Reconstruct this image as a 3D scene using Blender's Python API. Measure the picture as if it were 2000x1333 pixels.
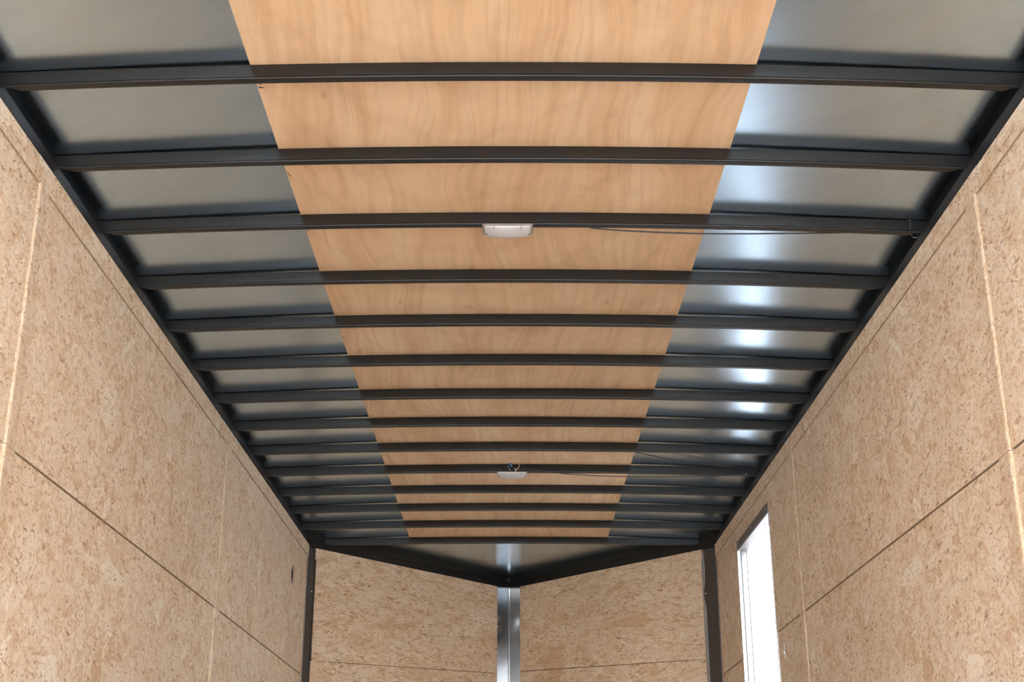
import bpy, bmesh, math, random
from mathutils import Vector, Matrix
random.seed(7)
S = bpy.context.scene
COL = S.collection
for o in list(bpy.data.objects):
    bpy.data.objects.remove(o)

# ------------------------------------------------------------------ camera, sky, exposure
CZ = 0.48                      # camera height above the trailer floor
cam_d = bpy.data.cameras.new('camera')
cam_d.sensor_fit = 'HORIZONTAL'; cam_d.sensor_width = 36.0
cam_d.lens = 36.0 * 2600 / 2000
cam_d.clip_start = 0.02; cam_d.clip_end = 300
cam = bpy.data.objects.new('camera', cam_d); COL.objects.link(cam)
cam.location = (0, 0, CZ)
cam.rotation_euler = (math.radians(90) + math.atan(973 / 2600), 0, 0)
S.camera = cam

W = bpy.data.worlds.new('overcast_sky'); S.world = W; W.use_nodes = True
bg = W.node_tree.nodes['Background']
bg.inputs['Color'].default_value = (0.91, 0.965, 1.04, 1)
bg.inputs['Strength'].default_value = 6.0

S.view_settings.view_transform = 'Standard'
S.view_settings.look = 'None'
S.view_settings.gamma = 1.0
S.view_settings.use_curve_mapping = False
S.view_settings.exposure = 1.74
S.cycles.use_denoising = True
S.cycles.use_adaptive_sampling = True
S.cycles.adaptive_threshold = 0.015
S.cycles.max_bounces = 9
S.cycles.diffuse_bounces = 5
S.cycles.glossy_bounces = 5
S.cycles.sample_clamp_indirect = 6.0

def portal(name, loc, rot, sx, sy):
    # a sampling aid for the sky seen through a real opening; gives off nothing itself
    d = bpy.data.lights.new(name, 'AREA'); d.shape = 'RECTANGLE'; d.size = sx; d.size_y = sy
    d.cycles.is_portal = True
    o = bpy.data.objects.new(name, d); COL.objects.link(o)
    o.location = loc; o.rotation_euler = rot
    return o

# ------------------------------------------------------------------ dimensions (metres)
X = 1.215                       # half width between the top rails
H = CZ + 1.688                  # underside of the roof bows at the rails
RB = CZ + 1.653                 # underside of the rails
CROWN = 0.030
BOWH = 0.0405
PITCH = 0.4095
Y0 = 2.774                      # rear face of the first bow in view
REAR = -0.95                     # rear edge of the trailer body
CORN = 7.965                    # where the side walls meet the nose
APEX = Vector((-0.02, 9.401))
FLOOR_Z = 0.0
portal('rear_opening_portal', (0, REAR, 1.08), (math.radians(-90), 0, 0), 2.4, 2.15)
portal('side_door_portal', (1.32, 6.66, 0.98), (0, math.radians(90), 0), 1.95, 0.92)

BOW_DY = [0] + [d * (3.17 + .383 * k) ** 2 / 4470 for k, d in enumerate((-.5, 2.4, 1, 4.5, 1.6, 3, 4, 2.2, 1, 0, .4, 0, 1, 4.7))]   # small irregularities of spacing
def bow_y(k):
    y = Y0 + PITCH * k + BOW_DY[k + 1]
    return y - (CROWN - crown(0, y)) * y / 1.72
def crown(x, y): return CROWN * (1 - 0.088 * (y - 2.77)) * (1 - (x / X) ** 2)   # the roof flattens towards the nose

# ------------------------------------------------------------------ object helpers
def tag(o, label=None, cat=None, group=None, kind=None):
    if label: o['label'] = label
    if cat: o['category'] = cat
    if group: o['group'] = group
    if kind: o['kind'] = kind
    return o

def obj(name, bm, mat, parent=None, smooth=False, bevel=0, auto=None):
    bmesh.ops.recalc_face_normals(bm, faces=bm.faces)
    me = bpy.data.meshes.new(name)
    bm.to_mesh(me); bm.free()
    for m in (mat if isinstance(mat, (list, tuple)) else [mat]):
        me.materials.append(m)
    if smooth:
        me.polygons.foreach_set('use_smooth', [True] * len(me.polygons))
        me.set_sharp_from_angle(angle=math.radians(auto or 35))
    o = bpy.data.objects.new(name, me); COL.objects.link(o)
    if parent:
        o.parent = parent
        o.location = -parent.location
    if bevel:
        b = o.modifiers.new('bevel', 'BEVEL'); b.width = bevel; b.segments = 2; b.limit_method = 'ANGLE'
    return o

def empty(name, loc=(0, 0, 0)):
    o = bpy.data.objects.new(name, None); COL.objects.link(o)
    o.location = loc; o.empty_display_size = 0.05
    return o

def box(bm, x0, x1, y0, y1, z0, z1):
    v = [bm.verts.new((x, y, z)) for x in (x0, x1) for y in (y0, y1) for z in (z0, z1)]
    for f in ((0,1,3,2),(4,6,7,5),(0,4,5,1),(2,3,7,6),(0,2,6,4),(1,5,7,3)):
        bm.faces.new([v[i] for i in f])

def hull_prism(bm, pts, d):
    """polygon pts (3-D, one plane) extruded by vector d"""
    a = [bm.verts.new(p) for p in pts]
    b = [bm.verts.new(Vector(p) + Vector(d)) for p in pts]
    n = len(a)
    bm.faces.new(a); bm.faces.new(b[::-1])
    for i in range(n):
        bm.faces.new((a[i], a[(i + 1) % n], b[(i + 1) % n], b[i]))

def sweep(bm, sections):
    """loft closed sections (lists of 3-D points)"""
    rows = [[bm.verts.new(p) for p in s] for s in sections]
    n = len(rows[0])
    for a, b in zip(rows, rows[1:]):
        for i in range(n):
            bm.faces.new((a[i], a[(i + 1) % n], b[(i + 1) % n], b[i]))
    bm.faces.new(rows[0][::-1]); bm.faces.new(rows[-1])

def tube(bm, pts, r, seg=8):
    pts = [Vector(p) for p in pts]
    secs = []
    for i, p in enumerate(pts):
        t = (pts[min(i + 1, len(pts) - 1)] - pts[max(i - 1, 0)]).normalized()
        u = t.cross(Vector((0, 0, 1)))
        if u.length < 1e-3: u = t.cross(Vector((0, 1, 0)))
        u.normalize(); w = t.cross(u)
        secs.append([p + r * (u * math.cos(a) + w * math.sin(a)) for a in [2 * math.pi * k / seg for k in range(seg)]])
    sweep(bm, secs)

def smooth_path(pts, n=8):
    pts = [Vector(p) for p in pts]; out = []
    for i in range(len(pts) - 1):
        p0 = pts[max(i - 1, 0)]; p1 = pts[i]; p2 = pts[i + 1]; p3 = pts[min(i + 2, len(pts) - 1)]
        for k in range(n):
            t = k / n
            out.append(0.5 * ((2 * p1) + (p2 - p0) * t + (2 * p0 - 5 * p1 + 4 * p2 - p3) * t * t + (3 * p1 - p0 - 3 * p2 + p3) * t ** 3))
    out.append(pts[-1]); return out

def dome(bm, c, n, r, h, seg=12, rings=4):
    c = Vector(c); n = Vector(n).normalized()
    u = n.orthogonal().normalized(); w = n.cross(u)
    rows = []
    for k in range(rings):
        a = (math.pi / 2) * k / rings
        rows.append([bm.verts.new(c + n * h * math.sin(a) + r * math.cos(a) * (u * math.cos(t) + w * math.sin(t))) for t in [2 * math.pi * j / seg for j in range(seg)]])
    top = bm.verts.new(c + n * h)
    for a, b in zip(rows, rows[1:]):
        for j in range(seg): bm.faces.new((a[j], a[(j + 1) % seg], b[(j + 1) % seg], b[j]))
    for j in range(seg): bm.faces.new((rows[-1][j], rows[-1][(j + 1) % seg], top))
    bm.faces.new(rows[0][::-1])

# ------------------------------------------------------------------ materials
def new_mat(name):
    m = bpy.data.materials.new(name); m.use_nodes = True
    return m, m.node_tree, m.node_tree.nodes['Principled BSDF']

def plain(name, col, rough=0.5, metal=0.0, spec=0.5):
    m, nt, p = new_mat(name)
    n = nt.nodes.new('ShaderNodeTexNoise'); n.inputs['Scale'].default_value = 60
    mx = nt.nodes.new('ShaderNodeMix'); mx.data_type = 'RGBA'; mx.blend_type = 'MULTIPLY'
    tc = nt.nodes.new('ShaderNodeTexCoord'); nt.links.new(tc.outputs['Object'], n.inputs['Vector'])
    mx.inputs[0].default_value = 0.12
    mx.inputs[6].default_value = (*col, 1); nt.links.new(n.outputs['Color'], mx.inputs[7])
    nt.links.new(mx.outputs[2], p.inputs['Base Color'])
    p.inputs['Roughness'].default_value = rough; p.inputs['Metallic'].default_value = metal
    p.inputs['Specular IOR Level'].default_value = spec
    return m

class NT:
    def __init__(s, nt): s.nt = nt
    def n(s, t, **kw):
        nd = s.nt.nodes.new(t)
        for k, v in kw.items(): setattr(nd, k, v)
        return nd
    def l(s, a, b): s.nt.links.new(a, b)
    def noise(s, vec, scale, detail=2, rough=0.5, dist=0):
        nd = s.n('ShaderNodeTexNoise'); nd.inputs['Scale'].default_value = scale
        nd.inputs['Detail'].default_value = detail; nd.inputs['Roughness'].default_value = rough
        nd.inputs['Distortion'].default_value = dist; s.l(vec, nd.inputs['Vector']); return nd
    def ramp(s, fac, stops):
        nd = s.n('ShaderNodeValToRGB'); e = nd.color_ramp.elements
        while len(e) < len(stops): e.new(0.5)
        for el, (p, c) in zip(e, stops):
            el.position = p; el.color = (*c, 1) if not isinstance(c, (int, float)) else (c, c, c, 1)
        s.l(fac, nd.inputs['Fac']); return nd
    def mix(s, f, a, b, mode='MIX'):
        nd = s.n('ShaderNodeMix', data_type='RGBA', blend_type=mode)
        for v, i in ((f, 0), (a, 6), (b, 7)):
            if hasattr(v, 'is_linked') or hasattr(v, 'links'): s.l(v, nd.inputs[i])
            elif isinstance(v, (int, float)): nd.inputs[i].default_value = v if i == 0 else (v, v, v, 1)
            else: nd.inputs[i].default_value = (*v, 1)
        return nd.outputs[2]
    def mapping(s, vec, rot=(0,0,0), scale=(1,1,1), loc=(0,0,0)):
        if rot != (0,0,0):
            r0 = s.n('ShaderNodeMapping'); s.l(vec, r0.inputs['Vector']); r0.inputs['Rotation'].default_value = rot
            vec = r0.outputs[0]; rot = (0,0,0)
        nd = s.n('ShaderNodeMapping'); s.l(vec, nd.inputs['Vector'])
        nd.inputs['Rotation'].default_value = rot; nd.inputs['Scale'].default_value = scale
        nd.inputs['Location'].default_value = loc; return nd.outputs[0]
    def math(s, op, a, b=0.0):
        nd = s.n('ShaderNodeMath', operation=op)
        for v, i in ((a, 0), (b, 1)):
            if isinstance(v, (int, float)): nd.inputs[i].default_value = v
            else: s.l(v, nd.inputs[i])
        return nd.outputs[0]

def osb_material(name, plane, tint=(1, 1, 1), flake=1.0, squash=1.0):
    """strand board. plane: 'yz' for side walls, 'uz' = distance along a nose wall"""
    m, nt, p = new_mat(name); T = NT(nt)
    tc = T.n('ShaderNodeTexCoord')
    sep = T.n('ShaderNodeSeparateXYZ'); T.l(tc.outputs['Object'], sep.inputs[0])
    comb = T.n('ShaderNodeCombineXYZ')
    if plane == 'yz':
        T.l(sep.outputs['Y'], comb.inputs[0])
    else:
        a = T.math('MULTIPLY', sep.outputs['X'], 0.85); T.l(a, comb.inputs[0])
    T.l(sep.outputs['Z'], comb.inputs[1])
    T.l(T.math('MULTIPLY', sep.outputs['X'], 3.0 if plane == 'yz' else 0.0), comb.inputs[2])
    base = comb.outputs[0]
    # bend the grid a little so the strands curl
    nz = T.noise(base, 14 * flake, 3, 0.6)
    ad = T.n('ShaderNodeVectorMath', operation='MULTIPLY_ADD')
    T.l(nz.outputs['Color'], ad.inputs[0]); ad.inputs[1].default_value = (0.028, 0.028, 0)
    T.l(base, ad.inputs[2]); vec = ad.outputs[0]
    light = (0.84, 0.735, 0.60); mid = (0.78, 0.645, 0.495); warm = (0.64, 0.44, 0.275); dark = (0.20, 0.105, 0.06)
    col = T.ramp(T.noise(vec, 22 * flake, 5, 0.7).outputs['Fac'],
                 [(0.30, (0.67, 0.52, 0.37)), (0.45, mid), (0.60, light), (0.75, (0.84, 0.75, 0.62))]).outputs[0]
    # strands, from broad to slender; each keeps one tone of its own
    for k, (rot, sc, asp, thr, op) in enumerate(((0.25, 6, 2.0, .66, .60), (-0.4, 9, 2.2, .66, .70), (0.9, 10, 2.6, .74, .65), (0.1, 15, 2.4, .68, .65),
                                             (-0.8, 20, 3.0, .70, .6), (0.5, 27, 3.0, .70, .6), (1.5, 20, 3.4, .80, .6), (-0.15, 36, 3.0, .72, .6), (0.12, 7, 1.7, .90, .78), (-0.6, 12, 2.4, .90, .8))):
        v = T.mapping(vec, (0, 0, rot), (sc * flake, sc * asp * flake, 1), (k * 3.7, k * 1.9, 0))
        vo = T.n('ShaderNodeTexVoronoi'); vo.voronoi_dimensions = '2D'; vo.inputs['Scale'].default_value = 1
        T.l(v, vo.inputs['Vector'])
        sc_ = T.n('ShaderNodeSeparateColor'); T.l(vo.outputs['Color'], sc_.inputs[0])
        c = T.ramp(sc_.outputs[1], [(0.0, warm), (0.14, (0.67, 0.49, 0.33)), (0.28, (0.75, 0.60, 0.45)), (0.6, (0.80, 0.69, 0.56)), (0.85, light), (1.0, (0.90, 0.84, 0.74))]).outputs[0]
        msk = T.math('MULTIPLY', T.ramp(sc_.outputs[0], [(thr, 0.0), (thr + .02, min(1, op * 1.15))]).outputs[0],
                     T.ramp(T.noise(vec, 60, 2).outputs['Fac'], [(0.33, 0.25), (0.5, 1.0)]).outputs[0])
        g = T.noise(T.mapping(vec, (0, 0, rot), (25, 240, 1)), 1, 2).outputs['Fac']
        c = T.mix(0.22, c, T.ramp(g, [(0.3, (0.74, 0.68, 0.62)), (0.65, 1.0)]).outputs[0], 'MULTIPLY')
        col = T.mix(msk, col, c)
    # small dark slivers and bark flecks, gathered in loose patches and broken along their length
    patch = T.ramp(T.noise(base, 6.5, 3, 0.6).outputs['Fac'], [(0.36, 0.45), (0.58, 1.0)]).outputs[0]
    brk = T.ramp(T.noise(base, 150, 3, 0.7).outputs['Fac'], [(0.36, 0.15), (0.50, 1.0)]).outputs[0]
    for k, (rot, sc, st, thr, dens) in enumerate(((0.2, 20, 4.2, .94, .95), (-0.5, 32, 4.6, .93, .95), (0.7, 44, 3.6, .93, .9), (-0.1, 66, 3.6, .92, .85), (0.4, 105, 2.6, .91, .8), (1.5, 52, 5.0, .95, .9))):
        wv = T.n('ShaderNodeVectorMath', operation='MULTIPLY_ADD'); T.l(T.noise(base, 55 + 9 * k, 2).outputs['Color'], wv.inputs[0])
        wv.inputs[1].default_value = (0.016, 0.016, 0); T.l(vec, wv.inputs[2])
        v = T.mapping(wv.outputs[0], (0, 0, rot), (sc * flake, sc * st * flake, 1), (k * 2.3 + 11, k * 4.1, 0))
        vo = T.n('ShaderNodeTexVoronoi'); vo.voronoi_dimensions = '2D'; vo.inputs['Scale'].default_value = 1
        T.l(v, vo.inputs['Vector'])
        sc_ = T.n('ShaderNodeSeparateColor'); T.l(vo.outputs['Color'], sc_.inputs[0])
        m1 = T.ramp(sc_.outputs[0], [(thr - .03, 0.0), (thr - .02, 0.75), (1.0, 1.0)]).outputs[0]
        m2 = T.ramp(vo.outputs['Distance'], [(0.22, 1.0), (0.46, 0.0)]).outputs[0]
        mm = T.math('MULTIPLY', T.math('MULTIPLY', T.math('MULTIPLY', m1, m2), T.math('MULTIPLY', brk, patch)), dens)
        c = T.ramp(sc_.outputs[2], [(0.0, dark), (0.35, (0.38, 0.19, 0.11)), (0.7, (0.47, 0.27, 0.16)), (1.0, (0.25, 0.19, 0.12))]).outputs[0]
        col = T.mix(mm, col, c)
    # soft brown smudges
    sm = T.ramp(T.noise(T.mapping(vec, (0, 0, .3), (1, 1.8, 1)), 26, 5, 0.75).outputs['Fac'], [(0.56, 0.0), (0.70, 0.75)]).outputs[0]
    col = T.mix(sm, col, (0.56, 0.38, 0.24))
    # fine fibres
    fb = T.noise(T.mapping(vec, (0, 0, .15), (90, 420, 1)), 1, 3, 0.65).outputs['Fac']
    col = T.mix(0.55, col, T.ramp(fb, [(0.32, (0.78, 0.72, 0.66)), (0.5, 1.0), (0.75, (1.0, 1.0, 1.0))]).outputs[0], 'MULTIPLY')
    # broad drift of tone over the sheet
    big = T.noise(base, 1.6, 2).outputs['Fac']
    col = T.mix(1.0, col, T.ramp(big, [(0.3, (0.94, 0.93, 0.92)), (0.7, (1.04, 1.04, 1.04))]).outputs[0], 'MULTIPLY')
    col = T.mix(1.0, col, tint, 'MULTIPLY')
    T.l(col, p.inputs['Base Color'])
    p.inputs['Roughness'].default_value = 0.62
    p.inputs['Specular IOR Level'].default_value = 0.25
    bp = T.n('ShaderNodeBump'); bp.inputs['Strength'].default_value = 0.25; bp.inputs['Distance'].default_value = 0.002
    T.l(T.noise(vec, 70, 3).outputs['Fac'], bp.inputs['Height']); T.l(bp.outputs[0], p.inputs['Normal'])
    return m

def plywood_material():
    m, nt, p = new_mat('smooth_plywood'); T = NT(nt)
    tc = T.n('ShaderNodeTexCoord'); base = tc.outputs['Object']
    nz = T.noise(T.mapping(base, scale=(1.4, 0.55, 1)), 1.6, 2, 0.5)
    ad = T.n('ShaderNodeVectorMath', operation='MULTIPLY_ADD')
    T.l(nz.outputs['Color'], ad.inputs[0]); ad.inputs[1].default_value = (0.32, 0.1, 0); T.l(base, ad.inputs[2])
    v = ad.outputs[0]
    g1 = T.noise(T.mapping(v, scale=(11, 0.75, 1)), 1.0, 3, 0.55).outputs['Fac']
    g2 = T.noise(T.mapping(v, scale=(42, 1.6, 1)), 1.0, 3, 0.6).outputs['Fac']
    g3 = T.noise(T.mapping(base, scale=(260, 9, 1)), 1.0, 2, 0.6).outputs['Fac']
    col = T.ramp(g1, [(0.28, (0.69, 0.455, 0.275)), (0.5, (0.755, 0.53, 0.335)), (0.72, (0.80, 0.595, 0.395))]).outputs[0]
    col = T.mix(0.9, col, T.ramp(g2, [(0.3, (0.84, 0.79, 0.74)), (0.55, 1.0), (0.8, (1.0, 1.0, 1.0))]).outputs[0], 'MULTIPLY')
    col = T.mix(0.35, col, T.ramp(g3, [(0.3, (0.9, 0.87, 0.84)), (0.7, 1.0)]).outputs[0], 'MULTIPLY')
    # cathedral arcs
    w = T.n('ShaderNodeTexWave', wave_type='RINGS', rings_direction='Z')
    w.inputs['Scale'].default_value = 1.6; w.inputs['Distortion'].default_value = 3.5; w.inputs['Detail'].default_value = 2
    T.l(T.mapping(v, scale=(2.4, 0.55, 0)), w.inputs['Vector'])
    col = T.mix(0.22, col, T.ramp(w.outputs['Fac'], [(0.0, (0.80, 0.72, 0.66)), (0.12, 1.0), (1.0, 1.0)]).outputs[0], 'MULTIPLY')
    # small knots and brown marks
    vo = T.n('ShaderNodeTexVoronoi'); vo.inputs['Scale'].default_value = 1; vo.voronoi_dimensions = '2D'
    T.l(T.mapping(v, scale=(9, 4, 1)), vo.inputs['Vector'])
    sp = T.n('ShaderNodeSeparateColor'); T.l(vo.outputs['Color'], sp.inputs[0])
    k = T.math('MULTIPLY', T.ramp(sp.outputs[0], [(0.90, 0.0), (0.91, 1.0)]).outputs[0],
               T.ramp(vo.outputs['Distance'], [(0.03, 0.55), (0.13, 0.0)]).outputs[0])
    col = T.mix(k, col, (0.42, 0.24, 0.14))
    # faint dusty scuffs
    sc = T.noise(base, 5.5, 4, 0.65).outputs['Fac']
    col = T.mix(1.0, col, T.ramp(sc, [(0.30, (0.90, 0.88, 0.88)), (0.5, 1.0)]).outputs[0], 'MULTIPLY')
    T.l(col, p.inputs['Base Color'])
    p.inputs['Roughness'].default_value = 0.55; p.inputs['Specular IOR Level'].default_value = 0.25
    return m

def sheet_material():
    m, nt, p = new_mat('galvanised_roof_sheet'); T = NT(nt)
    tc = T.n('ShaderNodeTexCoord'); base = tc.outputs['Object']
    n1 = T.noise(base, 1.7, 4, 0.6).outputs['Fac']
    n2 = T.noise(T.mapping(base, rot=(0, 0, .6), scale=(1, 5, 1)), 3.0, 4, 0.65).outputs['Fac']
    col = T.mix(1.0, T.ramp(n1, [(0.3, (0.535, 0.685, 0.815)), (0.7, (0.595, 0.745, 0.875))]).outputs[0],
                T.ramp(n2, [(0.3, 0.93), (0.6, 1.0)]).outputs[0], 'MULTIPLY')
    T.l(col, p.inputs['Base Color'])
    p.inputs['Metallic'].default_value = 1.0
    p.inputs['Roughness'].default_value = 0.215
    bp = T.n('ShaderNodeBump'); bp.inputs['Strength'].default_value = 0.35; bp.inputs['Distance'].default_value = 0.01
    T.l(T.noise(T.mapping(base, scale=(1, 1.4, 1)), 2.6, 1, 0.4).outputs['Fac'], bp.inputs['Height'])
    T.l(bp.outputs[0], p.inputs['Normal'])
    return m

def galv_material(name, rough, k, metal=1.0):
    m, nt, p = new_mat(name); T = NT(nt)
    base = T.n('ShaderNodeTexCoord').outputs['Object']
    n1 = T.noise(base, 14, 3).outputs['Fac']
    T.l(T.ramp(n1, [(0.3, (0.33 * k, 0.335 * k, 0.34 * k)), (0.7, (0.40 * k, 0.405 * k, 0.41 * k))]).outputs[0], p.inputs['Base Color'])
    p.inputs['Metallic'].default_value = metal; p.inputs['Roughness'].default_value = rough
    return m

def paint_material():
    m, nt, p = new_mat('black_steel_paint'); T = NT(nt)
    base = T.n('ShaderNodeTexCoord').outputs['Object']
    n1 = T.noise(T.mapping(base, scale=(2, 60, 60)), 1.0, 3).outputs['Fac']
    T.l(T.ramp(n1, [(0.3, (0.012, 0.011, 0.0105)), (0.7, (0.018, 0.0165, 0.0155))]).outputs[0], p.inputs['Base Color'])
    p.inputs['Roughness'].default_value = 0.32; p.inputs['Specular IOR Level'].default_value = 0.38
    return m

M_OSB = osb_material('strand_board', 'yz', tint=(1.07, 1.05, 1.02))
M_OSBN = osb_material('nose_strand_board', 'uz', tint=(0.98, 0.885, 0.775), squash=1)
def edge_material():
    m, nt, p = new_mat('board_cut_edge'); T = NT(nt)
    base = T.n('ShaderNodeTexCoord').outputs['Object']
    T.l(T.ramp(T.noise(T.mapping(base, scale=(3, 1, 1)), 75, 4, 0.7).outputs['Fac'], [(0.34, (0.42, 0.27, 0.155)), (0.48, (0.60, 0.43, 0.28)), (0.62, (0.72, 0.56, 0.40))]).outputs[0], p.inputs['Base Color'])
    p.inputs['Roughness'].default_value = 0.8
    return m
M_EDGE = edge_material()
M_PLY = plywood_material()
M_SHEET = sheet_material()
M_GALV = galv_material('galvanised_post_steel', 0.15, 1.0)
M_GALVC = galv_material('dull_galvanised_post_steel', 0.42, 1.6, 0.7)
M_BLACK = paint_material()
M_WHITE = plain('white_aluminium_skin', (0.85, 0.86, 0.87), 0.35)
M_DARKSKIN = plain('inner_skin', (0.07, 0.055, 0.045), 0.8)
M_ALU = plain('mill_aluminium', (0.72, 0.73, 0.75), 0.3, 0.9)
M_RUBBER = plain('black_rubber', (0.015, 0.015, 0.015), 0.6)
M_LENS = plain('milky_plastic_lens', (0.56, 0.545, 0.55), 0.35)
M_BASEP = plain('grey_lamp_base', (0.26, 0.245, 0.235), 0.4)
M_WIREB = plain('black_wire', (0.02, 0.02, 0.022), 0.4)
M_CREAM = plain('cream_wire', (0.72, 0.58, 0.44), 0.45)
M_BLUE = plain('blue_nylon', (0.10, 0.26, 0.55), 0.4)
M_BLUED = plain('dark_blue_nylon', (0.03, 0.13, 0.30), 0.4)
M_SCREW = plain('zinc_screw', (0.75, 0.76, 0.80), 0.25, 1.0)
M_CONC = plain('pale_concrete', (0.46, 0.455, 0.44), 0.85)
M_FLOOR = plain('grey_floor_paint', (0.52, 0.52, 0.52), 0.6)
M_DARK = plain('soft_dark_mark', (0.10, 0.07, 0.05), 0.8)

# ------------------------------------------------------------------ ground outside, floor
bm = bmesh.new(); box(bm, -30, 30, -30, 40, -0.62, -0.52)
tag(obj('ground', bm, M_CONC), 'pale concrete yard outside the trailer', kind='structure')
bm = bmesh.new(); box(bm, 1.4, 12, 1.5, 22, -0.519, -0.512)  # dark strip added to cut light bouncing up through the side doorway
tag(obj('bounce_dimming_strip', bm, plain('bounce_dimming_grey', (0.18, 0.18, 0.18), 0.9)), 'dark ground strip added outside the side doorway to weaken bounced light', kind='structure')
bm = bmesh.new()
hull_prism(bm, [(-1.27, REAR, -0.06), (1.27, REAR, -0.06), (1.27, CORN, -0.06), (APEX.x, APEX.y + .06, -0.06), (-1.27, CORN, -0.06)], (0, 0, 0.06))
tag(obj('floor', bm, M_FLOOR), kind='structure')

# added grey block, out of view, dimming the daylight at the side door
bm = bmesh.new(); box(bm, 3.2, 5.5, 1.0, 13.5, -0.1, 3.4)
for i in range(18): box(bm, 3.192, 3.201, 1.2 + i * .7, 1.24 + i * .7, -0.1, 3.0)
tag(obj('side_light_screen', bm, plain('light_screen_grey', (0.30, 0.30, 0.30), 0.6)), 'unseen grey block added to dim the daylight entering the side doorway', 'light screen')

# ------------------------------------------------------------------ roof sheet (ceiling)
WX0, WX1 = -0.632, 0.590        # edges of the plywood strip
def sheet_z(x, y):
    a = 0.0006; b = 0.0058
    x = max(-X, min(X, x))
    z = H + BOWH + crown(x, y)
    if x < WX0: t = (x + X) / (WX0 + X)
    elif x > WX1: t = (X - x) / (X - WX1)
    else: t = 1
    return z + a + (b - a) * max(0, min(1, t))
NOSE_Y0 = bow_y(13) + 0.02
def nose_y(x):                  # plan line of the nose walls
    if x < APEX.x: return CORN + (x + X) / (APEX.x + X) * (APEX.y - CORN)
    return CORN + (X - x) / (X - APEX.x) * (APEX.y - CORN)
bm = bmesh.new()
xs = [-1.262 + 2.524 * i / 48 for i in range(49)]
rows = []
ys = [REAR + (NOSE_Y0 - REAR) * j / 40 for j in range(41)]
for y in ys:
    rows.append([bm.verts.new((x, y, sheet_z(x, y))) for x in xs])
for j in range(1, 9):
    s = j / 8; r = []
    for x in xs:
        yy = max(nose_y(max(-X, min(X, x))) + 0.075, NOSE_Y0 + 0.004)
        r.append(bm.verts.new((x, NOSE_Y0 + s * (yy - NOSE_Y0), H + BOWH + 0.001 + (sheet_z(x, NOSE_Y0) - H - BOWH - 0.001) * (1 - s))))
    rows.append(r)
for a, b in zip(rows, rows[1:]):
    for i in range(48): bm.faces.new((a[i], a[i + 1], b[i + 1], b[i]))
ext = bmesh.ops.extrude_face_region(bm, geom=bm.faces[:])
for v in [g for g in ext['geom'] if isinstance(g, bmesh.types.BMVert)]: v.co.z += 0.004
ceil_o = tag(obj('ceiling', bm, M_SHEET, smooth=True), kind='structure')

# ------------------------------------------------------------------ plywood strip above the bows
root = tag(empty('plywood_sheet', (-0.02, 4.3, H + BOWH + 0.03)),
           'long tan plywood strip running down the middle of the grey metal roof', 'plywood')
bm = bmesh.new()
secs = []
for i in range(17):
    x = WX0 + (WX1 - WX0) * i / 16
    za = H + BOWH + crown(x, REAR + .02) + 0.0003; zb = H + BOWH + crown(x, NOSE_Y0 - .004) + 0.0003
    secs.append([(x, REAR + .02, za), (x, NOSE_Y0 - 0.004, zb), (x, NOSE_Y0 - 0.004, zb + 0.0045), (x, REAR + .02, za + 0.0045)])
sweep(bm, secs)
obj('board', bm, M_PLY, root, smooth=True)
# splintered nicks along the cut edge
for (x, y, dx, dy) in ((-0.628, 2.452, .022, .012), (-0.629, 2.85, .010, .016), (-0.629, 2.875, .014, .004), (-0.630, 3.32, .008, .035), (-0.630, 3.70, .006, .02),
                       (-0.629, 4.62, .007, .03)):
    z = H + BOWH + crown(x, y) - 0.0006
    bm = bmesh.new()
    hull_prism(bm, [(x, y - .002, z), (x + dx * .5, y + dy * .35, z), (x + dx, y + dy, z), (x + dx * .45, y + dy * .6 + .003, z), (x, y + .005, z)], (0, 0, 0.0015))
    tag(obj('edge_splinter', bm, M_DARK, root), 'small dark splinter at the cut edge')

# ------------------------------------------------------------------ roof bows
def bow_mesh(y, name, parent=None):
    bm = bmesh.new()
    prof = [(0.0030, 0), (0.0018, .0003), (0.0009, .0009), (0.0003, .0018), (0, .003), (0, .0042), (.0016, .0050), (.0016, .0058), (0, .0066), (0, BOWH - .003), (.0003, BOWH - .0018), (.0009, BOWH - .0009), (.003, BOWH), (.022, BOWH), (.022, BOWH - .0022),
            (.0028, BOWH - .0025), (.0026, .0030), (.022, .0028), (.022, .0)]
    N = 60; L = 1.236
    xs = sorted(set([-L + 2 * L * i / N for i in range(N + 1)] + [-1.2, -1.182, 1.2, 1.182]))
    secs = []
    for x in xs:
        f = max(0.0, min(1.0, (1.206 - abs(x)) / 0.02))
        s = []
        for (py, pz) in prof:
            if py > .01 : py = .0031 + (py - .0031) * f
            s.append((x, y + py, H + crown(x, y) + pz))
        secs.append(s)
    sweep(bm, secs)
    return obj(name, bm, M_BLACK, parent, smooth=True, auto=40)

where = {-5: 'black steel roof bow above the open rear, fifth before the first in view',
         -4: 'black steel roof bow near the open rear, fourth before the first in view',
         -3: 'black steel roof bow near the open rear, third before the first in view',
         -2: 'black steel roof bow just out of view, second before the first in view',
         -1: 'black steel roof bow just above the top edge of the photo',
         0: 'nearest black steel roof bow, topmost in the photo',
         1: 'second black steel roof bow from the top, between the topmost and the near lamp',
         2: 'black steel roof bow carrying the large near white lamp',
         3: 'black steel roof bow next beyond the one with the near lamp',
         4: 'black steel roof bow, second beyond the near lamp',
         5: 'black steel roof bow, third beyond the near lamp',
         6: 'black steel roof bow midway between the two lamps, third before the far lamp',
         7: 'black steel roof bow, second before the one with the far lamp',
         8: 'black steel roof bow just before the one with the far lamp',
         9: 'black steel roof bow carrying the small far lamp with blue connectors',
         10: 'black steel roof bow just beyond the far lamp',
         11: 'black steel roof bow, second beyond the far lamp',
         12: 'last black roof bow with bare plywood on both sides, next to the farthest one',
         13: 'farthest black roof bow, straight edge where plywood ends at the nose'}
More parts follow.
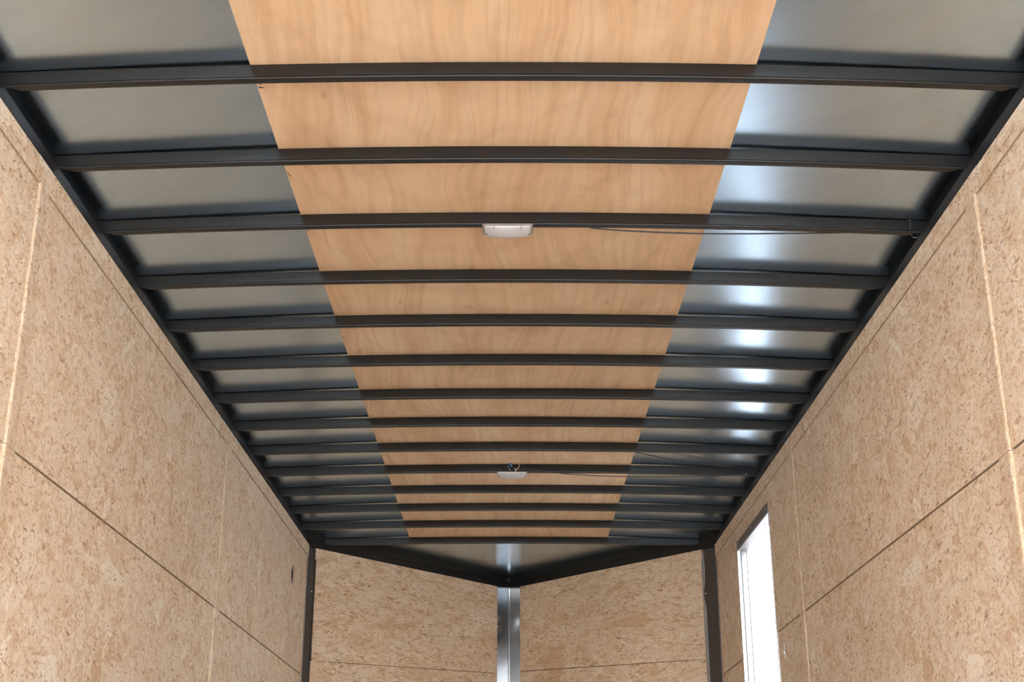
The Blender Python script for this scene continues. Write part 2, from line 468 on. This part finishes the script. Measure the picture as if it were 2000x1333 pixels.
for k in range(-1, 14):
    o = bow_mesh(bow_y(k), 'roof_bow')
    tag(o, where[k], 'roof bow', 'black roof bows')

# ------------------------------------------------------------------ side rails (L-shaped: thin lip below, recessed web above)
def rail_profile():
    # (offset outwards from the inner face, z)
    return [(0.0, RB + .001), (0.0, H - .0025), (0.0025, H), (0.0350, H), (0.0365, H + .002), (0.0365, H + BOWH + .012), (0.052, H + BOWH + .012), (0.052, RB), (0.001, RB)]
def straight_rail(name, side, y0, y1):
    bm = bmesh.new()
    secs = [[(side * (X + o), y, z) for (o, z) in rail_profile()] for y in (y0, y1)]
    sweep(bm, secs)
    return obj(name, bm, M_BLACK)
n = 1
for side, joints in ((-1, [REAR, 3.147, 5.60, 7.985]), (1, [REAR, 3.688, 4.55, 6.56, 7.985])):
    bm = bmesh.new()
    for a, b in zip(joints, joints[1:]):
        sweep(bm, [[(side * (X + o), y, z) for (o, z) in rail_profile()] for y in (a + .0008, b - .0008)])
    tag(obj('trim_%d' % n, bm, M_BLACK), 'black top rail along the %s wall' % ('left' if side < 0 else 'right'), kind='structure')
    n += 1
# nose rails
for side in (-1, 1):
    c = Vector((side * X, CORN)); d = (APEX - c).normalized()
    out = Vector((-d.y, d.x)) if side > 0 else Vector((d.y, -d.x))
    if out.y < 0: out = -out
    secs = []
    # mitred end at the apex: scale the outward shift along the bisector (straight ahead)
    for end, p in ((0, c - d * 0.03), (1, APEX)):
        s = []
        for (o, z) in rail_profile():
            if end == 0: q = p + out * o
            else: q = Vector((APEX.x, APEX.y + o / out.y))
            s.append((q.x, q.y, z))
        secs.append(s)
    bm = bmesh.new(); sweep(bm, secs)
    tag(obj('trim_%d' % n, bm, M_BLACK), 'black top rail on the %s half of the V nose' % ('left' if side < 0 else 'right'), kind='structure')
    n += 1

# ------------------------------------------------------------------ side walls
SEAM_LO = CZ + 0.889; SEAM_HI = CZ + 1.582
DY0, DY1, DTOP = 6.205, 7.118, CZ + 1.457     # door opening
HOLE = (7.385, CZ + 1.376, 0.052)

def wall_face(bm, side, x_in, thick, pts):
    hull_prism(bm, [(side * x_in, y, z) for (y, z) in pts], (side * thick, 0, 0))

def panel_with_hole(bm, side, x_in, thick, y0, y1, z0, z1, hy, hz, hr, seg=28):
    pts = [(hy + hr * math.cos(a), hz + hr * math.sin(a)) for a in [2 * math.pi * k / seg for k in range(seg)]]
    def border(a):
        c, s = math.cos(a), math.sin(a)
        ts = []
        if c > 1e-9: ts.append((y1 - hy) / c)
        if c < -1e-9: ts.append((y0 - hy) / c)
        if s > 1e-9: ts.append((z1 - hz) / s)
        if s < -1e-9: ts.append((z0 - hz) / s)
        t = min(ts); return (hy + c * t, hz + s * t)
    angs = sorted([(2 * math.pi * k / seg) for k in range(seg)] + [math.atan2(z - hz, y - hy) % (2 * math.pi) for y in (y0, y1) for z in (z0, z1)])
    inn = [(hy + hr * math.cos(a), hz + hr * math.sin(a)) for a in angs]; outp = [border(a) for a in angs]
    A = [bm.verts.new((side * x_in, *p)) for p in inn]; B = [bm.verts.new((side * x_in, *p)) for p in outp]
    A2 = [bm.verts.new((side * (x_in + thick), *p)) for p in inn]; B2 = [bm.verts.new((side * (x_in + thick), *p)) for p in outp]
    k = len(A)
    for i in range(k):
        j = (i + 1) % k
        bm.faces.new((A[i], A[j], B[j], B[i])); bm.faces.new((A2[i], B2[i], B2[j], A2[j]))
        bm.faces.new((A[i], A2[i], A2[j], A[j])); bm.faces.new((B[i], B[j], B2[j], B2[i]))

def make_wall(side):
    nm = 'wall_left' if side < 0 else 'wall_right'
    bm = bmesh.new()
    xi, xo = 1.2285, 1.266
    def b(y0, y1, z0, z1): 
        v = sorted((side * xi, side * xo)); box(bm, v[0], v[1], y0, y1, z0, z1)
    if side > 0:
        b(REAR, DY0, 0, RB - .001); b(DY1, CORN + .02, 0, RB - .001); b(DY0, DY1, DTOP, RB - .001)
    else:
        # leave the vent hole open right through the cavity
        b(REAR, HOLE[0] - .08, 0, RB - .001); b(HOLE[0] + .08, CORN + .02, 0, RB - .001)
        b(HOLE[0] - .08, HOLE[0] + .08, 0, HOLE[1] - .08); b(HOLE[0] - .08, HOLE[0] + .08, HOLE[1] + .08, RB - .001)
        box(bm, -1.266, -1.262, HOLE[0] - .08, HOLE[0] + .08, HOLE[1] - .08, HOLE[1] + .08)
    w = tag(obj(nm, bm, M_DARKSKIN), kind='structure')
    bm = bmesh.new()
    v = sorted((side * 1.2665, side * 1.274))
    def sk(y0, y1, z0, z1): box(bm, v[0], v[1], y0, y1, z0, z1)
    if side > 0:
        sk(REAR, DY0, -0.12, H + .05); sk(DY1, CORN + .02, -0.12, H + .05); sk(DY0, DY1, DTOP, H + .05); sk(DY0, DY1, -0.12, 0)
    else: sk(REAR, CORN + .02, -0.12, H + .05)
    tag(obj('outer_skin', bm, M_WHITE, w), 'white outer aluminium skin')
    g = 0.0025
    b1 = 3.07 if side < 0 else 3.135       # first batten
    b2 = 5.49 if side < 0 else 5.59
    bw1 = .080 if side < 0 else .090; bw2 = .105 if side < 0 else .085
    th = 0.009
    xt, xm, xl, xb = 1.2152, 1.2178, 1.2205, 1.2125
    def panel(pts, x_in, label=None, hole=False):
        bm = bmesh.new()
        if hole: panel_with_hole(bm, side, x_in, th, *pts, *HOLE)
        else: wall_face(bm, side, x_in, th if x_in > 1.217 else 1.2280 - x_in, pts)
        bmesh.ops.recalc_face_normals(bm, faces=bm.faces)
        for fc in bm.faces:
            if abs(fc.normal.x) < .5: fc.material_index = 1
        o = obj('strand_board_panel', bm, (M_OSB, M_EDGE), w)
        return o
    def rect(y0, y1, z0, z1): return [(y0, z0), (y1, z0), (y1, z1), (y0, z1)]
    END = 7.87
    # top strips
    panel(rect(REAR + .01, b1 - .035 - g, SEAM_HI + g, RB - .003), xt)
    e = END + 0.035
    panel(rect(b1 - .035 + g, b2 + .02 - g, SEAM_HI + g, RB - .0008), xt)
    panel(rect(b2 + .02 + g * .3, e, SEAM_HI + g, RB - .0008), xt)
    # middle and low panels
    panel(rect(REAR + .01, b1 - .004, SEAM_LO + g, SEAM_HI - g), xm)
    panel(rect(REAR + .01, b1 - g, 0.004, SEAM_LO - g), xl)
    panel(rect(b1 + bw1 + .0008, b2 - .005, SEAM_LO + g, SEAM_HI - g), xm)
    panel(rect(b1 + bw1 + .0008, b2 - g, 0.004, SEAM_LO - g), xl)
    s3 = b2 + bw2 + .0008
    if side < 0:
        panel((s3, END, SEAM_LO + g, SEAM_HI - g), xm, hole=True)
        panel(rect(s3, END + .035, 0.004, SEAM_LO - g), xl)
    else:
        zt = CZ + 1.50; ya, yb = DY0 - .042, DY1 + .042
        panel([(s3, SEAM_LO + g), (DY0, SEAM_LO + g), (DY0, DTOP), (DY1, DTOP), (DY1, SEAM_LO + g), (END, SEAM_LO + g), (END, SEAM_HI - g), (s3, SEAM_HI - g)], xm)
        panel(rect(s3, DY0, 0.004, SEAM_LO - g), xl)
        panel(rect(DY1, END + .035, 0.004, SEAM_LO - g), xl)
    # vertical battens: near edge proud, feathering away
    for (yb_, bw, xb) in ((b1, bw1, 1.2125), (b2, bw2, 1.2150)):
        for (z0, z1) in ((0.004, SEAM_LO - g * .6), (SEAM_LO + g * .2, SEAM_HI + .004)):
            bm = bmesh.new()
            secs = [[(side * xb, yb_ + .003, z), (side * (xb - .0005), yb_ + .009, z), (side * (xm - .0003), yb_ + bw, z), (side * 1.228, yb_ + bw, z), (side * 1.228, yb_, z), (side * (xb + .001), yb_ , z)] for z in (z0, z1)]
            sweep(bm, secs)
            bm.faces.ensure_lookup_table()
            for fc in bm.faces:
                fc.normal_update()
                if abs(fc.normal.y) > .8 and fc.calc_center_median().y < yb_ + .006: fc.material_index = 1
            tag(obj('joint_batten', bm, (M_OSB, M_EDGE), w), 'pale strip of strand board over the panel joint')
    return w
wl = make_wall(-1); wr = make_wall(1)

# ------------------------------------------------------------------ V nose walls
def nose_frame(side):
    c = Vector((side * X, CORN)); d = (APEX - c).normalized(); L = (APEX - c).length
    out = Vector((-d.y, d.x))
    if out.y < 0: out = -out
    return c, d, out, L
def nose_pt(side, s, o, z):
    c, d, out, L = nose_frame(side); p = c + d * s + out * o
    return (p.x, p.y, z)
for side in (-1, 1):
    c, d, out, L = nose_frame(side)
    bm = bmesh.new()
    def quadbox(s0, s1, o0, o1, z0, z1):
        hull_prism(bm, [nose_pt(side, s0, o0, z0), nose_pt(side, s1, o0, z0), nose_pt(side, s1, o0, z1), nose_pt(side, s0, o0, z1)], Vector(nose_pt(side, 0, o1, 0)) - Vector(nose_pt(side, 0, o0, 0)))
    quadbox(-.02, L + .02, .020, .050, 0, RB + .0)
    w = tag(obj('wall_front_left' if side < 0 else 'wall_front_right', bm, M_DARKSKIN), kind='structure')
    u = 1.0
    if side < 0:
        a_top, a_mid, a_lo = .048, .056, .050
        b_top, b_mid, b_lo = L - .105, L - .124, L - .112
        zh_a, zh_b, zl_a, zl_b = 1.583, 1.548, .985, 1.060
    else:
        a_top, a_mid, a_lo = .098, .107, .106
        b_top, b_mid, b_lo = L - .098, L - .110, L - .086
        zh_a, zh_b, zl_a, zl_b = 1.592, 1.550, .998, 1.075
    zh_a += CZ; zh_b += CZ; zl_a += CZ; zl_b += CZ
    o0, o1 = 0.002, 0.011
    def poly(pts):
        bm = bmesh.new()
        dd = Vector(nose_pt(side, 0, o1, 0)) - Vector(nose_pt(side, 0, o0, 0))
        hull_prism(bm, [nose_pt(side, s, o0, z) for (s, z) in pts], dd)
        return obj('strand_board_panel', bm, M_OSBN, w, bevel=0.0008)
    poly([(a_mid, zl_a), (b_mid, zl_b), (b_mid, zh_b), (b_top, zh_b), (b_top, RB - .001), (a_top, RB - .001), (a_top, zh_a), (a_mid, zh_a)])
    poly([(a_lo, .004), (b_lo, .004), (b_lo, zl_b - .003), (a_lo, zl_a - .003)])
# outer skin of the nose
for side in (-1, 1):
    bm = bmesh.new()
    c, d, out, L = nose_frame(side)
    hull_prism(bm, [nose_pt(side, -.03, .0505, -0.12), nose_pt(side, L + .042, .0505, -0.12), nose_pt(side, L + .042, .0505, H + .05), nose_pt(side, -.03, .0505, H + .05)], (0, .006, 0))
    tag(obj('nose_skin', bm, M_WHITE, bpy.data.objects['wall_front_left' if side < 0 else 'wall_front_right']), 'white outer aluminium skin')

# ------------------------------------------------------------------ galvanised posts
def bent_post(name, plan, z0, z1, dimples, label, screws, mat=None):
    """plan: list of Vector2 of the visible faces; small press marks pull the sheet round the screws"""
    root = tag(empty(name, (plan[len(plan)//2].x, plan[len(plan)//2].y, z0)), label, 'corner post')
    pts = []; 
    for a, b in zip(plan, plan[1:]):
        n_ = max(2, int((b - a).length / 0.008))
        for i in range(n_): pts.append((a + (b - a) * i / n_, a, b))
    pts.append((plan[-1], plan[-2], plan[-1]))
    bm = bmesh.new(); rows = []
    nz = 150
    for j in range(nz + 1):
        z = z0 + (z1 - z0) * j / nz; r = []
        for (p, a, b) in pts:
            dd = (b - a).normalized(); nrm = Vector((-dd.y, dd.x))
            if nrm.y < 0: nrm = -nrm
            q = p.copy()
            for (dc, dz, rad, dep) in dimples:
                t = ((p - dc).length / rad) ** 2 + ((z - dz) / (rad * 2.0)) ** 2
                q += nrm * dep * math.exp(-t * 1.5)
            r.append(bm.verts.new((q.x, q.y, z)))
        rows.append(r)
    for a, b in zip(rows, rows[1:]):
        for i in range(len(pts) - 1): bm.faces.new((a[i], a[i + 1], b[i + 1], b[i]))
    o = obj('bent_sheet', bm, mat or M_GALV, root, smooth=True, auto=20)
    sd = o.modifiers.new('thickness', 'SOLIDIFY'); sd.thickness = 0.0015; sd.offset = -1 if False else 0
    for (p, z, nrm) in screws:
        bm = bmesh.new(); dome(bm, (p.x, p.y, z), nrm, 0.006, 0.0035)
        tag(obj('screw', bm, M_SCREW, root, smooth=True), 'shiny screw head')
    return root
def cpt(side, s, o):
    p = nose_pt(side, s, o, 0); return Vector((p[0], p[1]))
zp1 = RB - 0.002
for side in (-1, 1):
    cin = Vector((side * (X + .013), CORN + .004))
    e = cpt(side, .11 if side < 0 else .155, .0140)
    plan = [Vector((0, 0)), Vector((0, CORN + .030)), e, cpt(side, .20, .014)]
    plan[0].x = side * (X + .0135 + 0.0 ); plan[0].x = side * 1.2283; plan[1].x = side * 1.2283
    plan[0].y = 7.80
    sp = cpt(side, .035 if side < 0 else .088, .0125)
    _, d, out, _ = nose_frame(side)
    bent_post('corner_post', plan, 0.0, zp1, [(sp, CZ + (1.39 if side < 0 else 1.385), .03, .003)],
              'galvanised steel corner post where the %s wall meets the nose' % ('left' if side < 0 else 'right'),
              [(sp - out * .001, CZ + (1.39 if side < 0 else 1.385), (-out.x, -out.y, 0))], M_GALVC)
lp, rp = cpt(-1, nose_frame(-1)[3] - .16, .013), cpt(1, nose_frame(1)[3] - .14, .013)
le, ri = cpt(-1, nose_frame(-1)[3] - .110, .004), cpt(1, nose_frame(1)[3] - .098, .004)
le2, ri2 = cpt(-1, nose_frame(-1)[3] - .14, .0135), cpt(1, nose_frame(1)[3] - .125, .0135)
ap = Vector((APEX.x - .002, le2.y + (APEX.x - le2.x) * .22))
s1 = le2 + (ap - le2) * .22; s2 = ri2 + (ap - ri2) * .2
bent_post('corner_post', [lp, le2, ap, ri2, rp], 0.0, zp1, [(s1, CZ + 1.385, 0.035, .003), (s2, CZ + 1.37, .035, .003)],
          'galvanised steel post in the centre of the V nose, brighter on its left face',
          [(s1, CZ + 1.377, (.2, -1, 0)), (s2, CZ + 1.35, (-.2, -1, 0))])

# ------------------------------------------------------------------ side door opening
dr = tag(empty('door_1', (1.24, 6.66, 0.0)), 'open side doorway with aluminium frame in the right wall', kind='structure')
XI = 1.2165; XO = 1.268
bm = bmesh.new()   # flat trim on the wall round the opening plus reveals
tw = 0.040
box(bm, XI - .003, XI + .0, DY0 - .0, DY1 + .0, DTOP, DTOP + .045)
box(bm, XI, XO, DY0, DY1, DTOP - .004, DTOP)
obj('door_header', bm, plain('dull_aluminium', (0.30, 0.27, 0.255), 0.45, 0.6), dr, bevel=.0006)
bm = bmesh.new()
box(bm, XI - .003, XI + .014, DY1 - .003, DY1 + .010, 0.0, DTOP + .002)
obj('door_jamb', bm, M_ALU, dr, bevel=.001)
bm = bmesh.new()
box(bm, XI - .002, XI + .040, DY0 - .010, DY0, 0.0, DTOP)
obj('door_jamb', bm, M_ALU, dr, bevel=.001)
bm = bmesh.new(); box(bm, XI + .014, XI + .018, DY1 - .007, DY1 + .003, 0.0, DTOP)
tag(obj('door_seal', bm, M_RUBBER, dr), 'black rubber seal on the hinge side')
bm = bmesh.new(); box(bm, XI + .018, XO - .006, DY1 - .002, DY1 + .001, 0.0, DTOP)
hinge = tag(obj('hinge_leaf', bm, plain('hinge_paint', (0.35, 0.35, 0.36), 0.4), dr), 'white hinge leaf with dark screws')
for i in range(18):
    z = CZ + 1.425 - i * .104
    if z < 0.04: break
    bm = bmesh.new(); dome(bm, (XI + .0205, DY1 - .002, z), (0, -1, 0), .0055, .006, 8, 2)
    s = obj('screw', bm, M_RUBBER, hinge)
    bm = bmesh.new(); dome(bm, (XO - .0075, DY1 - .002, z - .016), (0, -1, 0), .0055, .006, 8, 2)
    s = obj('screw', bm, M_RUBBER, hinge)
for y in (DY0 + .05, DY0 + .47, DY1 - .05):
    bm = bmesh.new(); dome(bm, (XI - .003, y, DTOP + .026), (-1, 0, 0), .006, .003, 10, 3)
    obj('screw', bm, M_SCREW, dr, smooth=True)
# the leaf swung right back against the outside of the wall
bm = bmesh.new()
box(bm, 1.278, 1.306, DY1 + .004, DY1 + .92, 0.02, DTOP - .012)
box(bm, 1.276, 1.280, DY1 - .001, DY1 + .03, 0.02, DTOP - .035)
obj('door_leaf', bm, M_WHITE, dr, bevel=.003)
# strike plate
bm = bmesh.new(); box(bm, 1.2155, 1.2185, 6.045, 6.062, CZ + .755, CZ + .818); box(bm, 1.2125, 1.2160, 6.050, 6.057, CZ + .775, CZ + .785)
tag(obj('strike_plate', bm, M_ALU, bevel=.0008), 'small silver catch plate on the right wall beside the doorway', 'catch plate')

# ------------------------------------------------------------------ black slab in place of the shade inside the vent hole
bm = bmesh.new()
box(bm, -1.258, -1.232, HOLE[0] - .075, HOLE[0] + .075, HOLE[1] - .075, HOLE[1] + .075)
tag(obj('hole_shade_slab', bm, M_RUBBER, wl), 'black slab standing for the shaded cavity behind the round hole')

# ------------------------------------------------------------------ dome lamps under the bows
def dome_lamp(k, xc, w, label, with_base, yoff=0.0):
    y0 = bow_y(k) - 0.004 + yoff
    z0 = H + crown(xc, y0)
    root = tag(empty('dome_lamp', (xc, y0, z0)), label, 'ceiling lamp')
    dep = 0.066
    bm = bmesh.new()      # base plate with rounded corners
    r = .008; out = []
    for cx, cy, a0 in ((w/2 - r, dep - r, 0), (-w/2 + r, dep - r, 90), (-w/2 + r, r, 180), (w/2 - r, r, 270)):
        for a in range(0, 91, 30):
            t = math.radians(a0 + a); out.append((xc + cx + r * math.cos(t), y0 + cy + r * math.sin(t), z0 - .0045))
    hull_prism(bm, out, (0, 0, 0.0042))
    obj('lamp_base', bm, M_BASEP if with_base else M_LENS, root)
    bm = bmesh.new(); secs = []      # lens, arched across its width
    N = 20; lw = w - .010
    for i in range(N + 1):
        u = -1 + 2 * i / N
        x = xc + u * lw / 2
        edge = max(0.0, (abs(u) - .93) / .07)
        d = (0.0085 + 0.0095 * (1 - u * u)) * (1 - .45 * edge ** 2)
        ya = y0 + .004 + .005 * edge; yb = y0 + dep - .004 - .006 * edge
        zt = z0 - .0045
        D_ = yb - ya
        secs.append([(x, ya, zt)] + [(x, ya + D_ * q, zt - d * g_) for q, g_ in ((0, .22), (.03, .34), (.08, .46), (.16, .60), (.26, .73), (.38, .85), (.52, .94), (.68, 1.0), (.88, 1.0), (.96, .9), (1.0, .6))] + [(x, yb, zt)])
    sweep(bm, secs)
    lens = obj('lamp_lens', bm, M_LENS, root, smooth=True, auto=60)
    for sx in (-1, 1):
        bm = bmesh.new(); dome(bm, (xc + sx * w * .42, y0 + dep * .62, z0 - .0145), (0, 0, -1), .0042, .002, 10, 2)
        tag(obj('screw', bm, M_BASEP, root), 'dark screw recess in the lens')
        bm = bmesh.new(); box(bm, xc + sx * w * .27 - .0012, xc + sx * w * .27 + .0012, y0 + .002, y0 + .006, z0 - .015, z0 - .005)
        obj('lens_clip', bm, M_BASEP, root)
    return root
dome_lamp(2, -0.013, .151, 'large near white dome lamp under the third roof bow', True)
dome_lamp(9, 0.0, .150, 'small far white dome lamp under a bow with blue wire connectors above it', False)

# marker tick on the near lamp's bow
yb = bow_y(2)
bm = bmesh.new()
z = H + crown(0, yb) + BOWH
box(bm, -.0262, -.0242, yb - .0006, yb + .001, z - .016, z - .002); box(bm, -.0245, -.010, yb - .0006, yb + .001, z - .016, z - .0135)
tag(obj('pen_mark', bm, M_WIREB), 'small black L-shaped mark on the bow face above the near lamp', 'mark')

# ------------------------------------------------------------------ wiring
# unproject a photo pixel on to the vertical plane y = const (used only to read sizes off the picture)
TH = math.atan(973 / 2600)
def at(px, py, y):
    u = (px - 1000) / 2600; v = (666 - py) / 2600
    c, s = math.cos(TH), math.sin(TH)
    r = Vector((u, c - v * s, s + v * c)); t = y / r.y
    return Vector((r.x * t, y, CZ + r.z * t))
def wire(name, pts, r, mat, label=None, cat=None, parent=None, n=8):
    bm = bmesh.new(); tube(bm, smooth_path(pts, n), r)
    o = obj(name, bm, mat, parent, smooth=True, auto=80)
    if label and not parent: tag(o, label, cat)
    elif label: tag(o, label)
    return o
yw = bow_y(2) + 0.030
wire('lamp_cable', [at(x_, y_, yw + dy_) for x_, y_, dy_ in ((1100, 431, -.018), (1130, 437, -.014), (1165, 446, -.002), (1250, 452, .0), (1330, 455, .0), (1420, 456.5, .0), (1600, 455, 0), (1700, 452.5, 0), (1770, 450, 0), (1777, 440, -.034), (1778, 432, -.036))],
     .0023, M_WIREB, 'thin black cable sagging from the near lamp to the right wall', 'cable')
yb = bow_y(2)
bm = bmesh.new(); dome(bm, at(1777, 431, yb - .001), (0, -1, 0), .0075, .006, 12, 3)
g = tag(obj('cable_grommet', bm, M_RUBBER, smooth=True), 'black round grommet on the near lamp bow close to the right wall', 'grommet')
bm = bmesh.new(); tube(bm, [at(1778, 436, yb - .006), at(1778, 448, yb - .006)], .0028)
obj('cable_stub', bm, M_WIREB, g, smooth=True)
def at_x(px, py, x):
    u = (px - 1000) / 2600; v = (666 - py) / 2600
    c, s_ = math.cos(TH), math.sin(TH); t = x / u
    return Vector((x, (c - v * s_) * t, CZ + (s_ + v * c) * t))
def at_z(px, py, z):
    u = (px - 1000) / 2600; v = (666 - py) / 2600
    c, s_ = math.cos(TH), math.sin(TH); t = (z - CZ) / (s_ + v * c)
    return Vector((u * t, (c - v * s_) * t, z))
wire('rail_clip', [at_x(1780, 459.5, 1.222), at_x(1783, 463, 1.2135), at_x(1787, 464.2, 1.2136), at_x(1791, 463.2, 1.2136)], .0013, M_SCREW,
     'thin silver wire clip over the right top rail beside the near lamp bow', 'clip')
# far lamp wiring
y9 = bow_y(9) - .006
wire('lamp_cable', [at(*p) for p in ((1006, 917, y9), (1030, 916.5, y9 - .004), (1060, 920, y9 - .004), (1110, 926, y9 + .0), (1170, 929.5, y9), (1235, 931, y9), (1310, 931, y9), (1400, 929.5, y9), (1457, 926, y9))],
     .0022, M_WIREB, 'thin grey cable sagging from the far lamp to the right wall', 'cable')
wire('loose_cable', [at_z(1243, 884, H + .052), at_z(1275, 890, H + .046), at_z(1320, 899, H + .040), at_z(1390, 908, H + .036), at_z(1430, 912, H + .034), at_z(1458, 914, H + .033)],
     .0022, M_WIREB, 'thin dark cable crossing the grey roof above the far lamp cable, at the right', 'cable')
bm = bmesh.new(); dome(bm, at(1457, 926, y9 + .004), (0, -1, 0), .007, .008, 12, 3)
tag(obj('cable_grommet', bm, plain('dull_grey_plastic', (0.12, 0.12, 0.12), 0.6), smooth=True), 'grey grommet on the far lamp bow by the right wall', 'grommet')
root = tag(empty('wire_connector', tuple(at(998, 912, y9))), 'blue crimp connectors and cream wire loop above the far lamp', 'wire connector')
wire('cream_wire', [at(*p) for p in ((994, 907, y9), (996, 905, y9 - .004), (1002, 904.2, y9 - .008), (1009, 904.5, y9 - .012), (1014, 908, y9 - .012), (1013, 913, y9 - .010), (1009, 917, y9 - .006), (1006, 920, y9 + .002))], .0018, M_CREAM, parent=root)
bm = bmesh.new(); tube(bm, [at(996.3, 904, y9 - .006), at(998.8, 911, y9 - .006)], .0062, 10); tag(obj('crimp_sleeve', bm, M_BLUE, root, smooth=True), 'light blue crimp sleeve')
bm = bmesh.new(); tube(bm, [at(991.5, 909, y9 - .002), at(993.8, 914, y9 - .002)], .0045, 10); tag(obj('crimp_sleeve', bm, M_BLUED, root, smooth=True), 'dark blue crimp sleeve')
bm = bmesh.new(); dome(bm, at(995.2, 916.8, y9), (0, -1, 0), .0045, .005, 12, 4); tag(obj('ring_terminal', bm, M_SCREW, root, smooth=True), 'shiny ring terminal')
bm = bmesh.new(); tube(bm, [at(1006, 915, y9 + .002), at(1007.5, 920.5, y9 + .002)], .006, 10); tag(obj('strain_relief', bm, M_BASEP, root, smooth=True), 'grey strain relief')

# ------------------------------------------------------------------ rear frame of the body (behind the camera's view)
bm = bmesh.new()
box(bm, -1.274, 1.274, REAR - .06, REAR, H - .02, H + .09)
box(bm, -1.274, -1.20, REAR - .06, REAR, -.12, H - .02); box(bm, 1.20, 1.274, REAR - .06, REAR, -.12, H - .02)
tag(obj('trim_9', bm, M_BLACK), 'black frame round the open rear of the trailer', kind='structure')
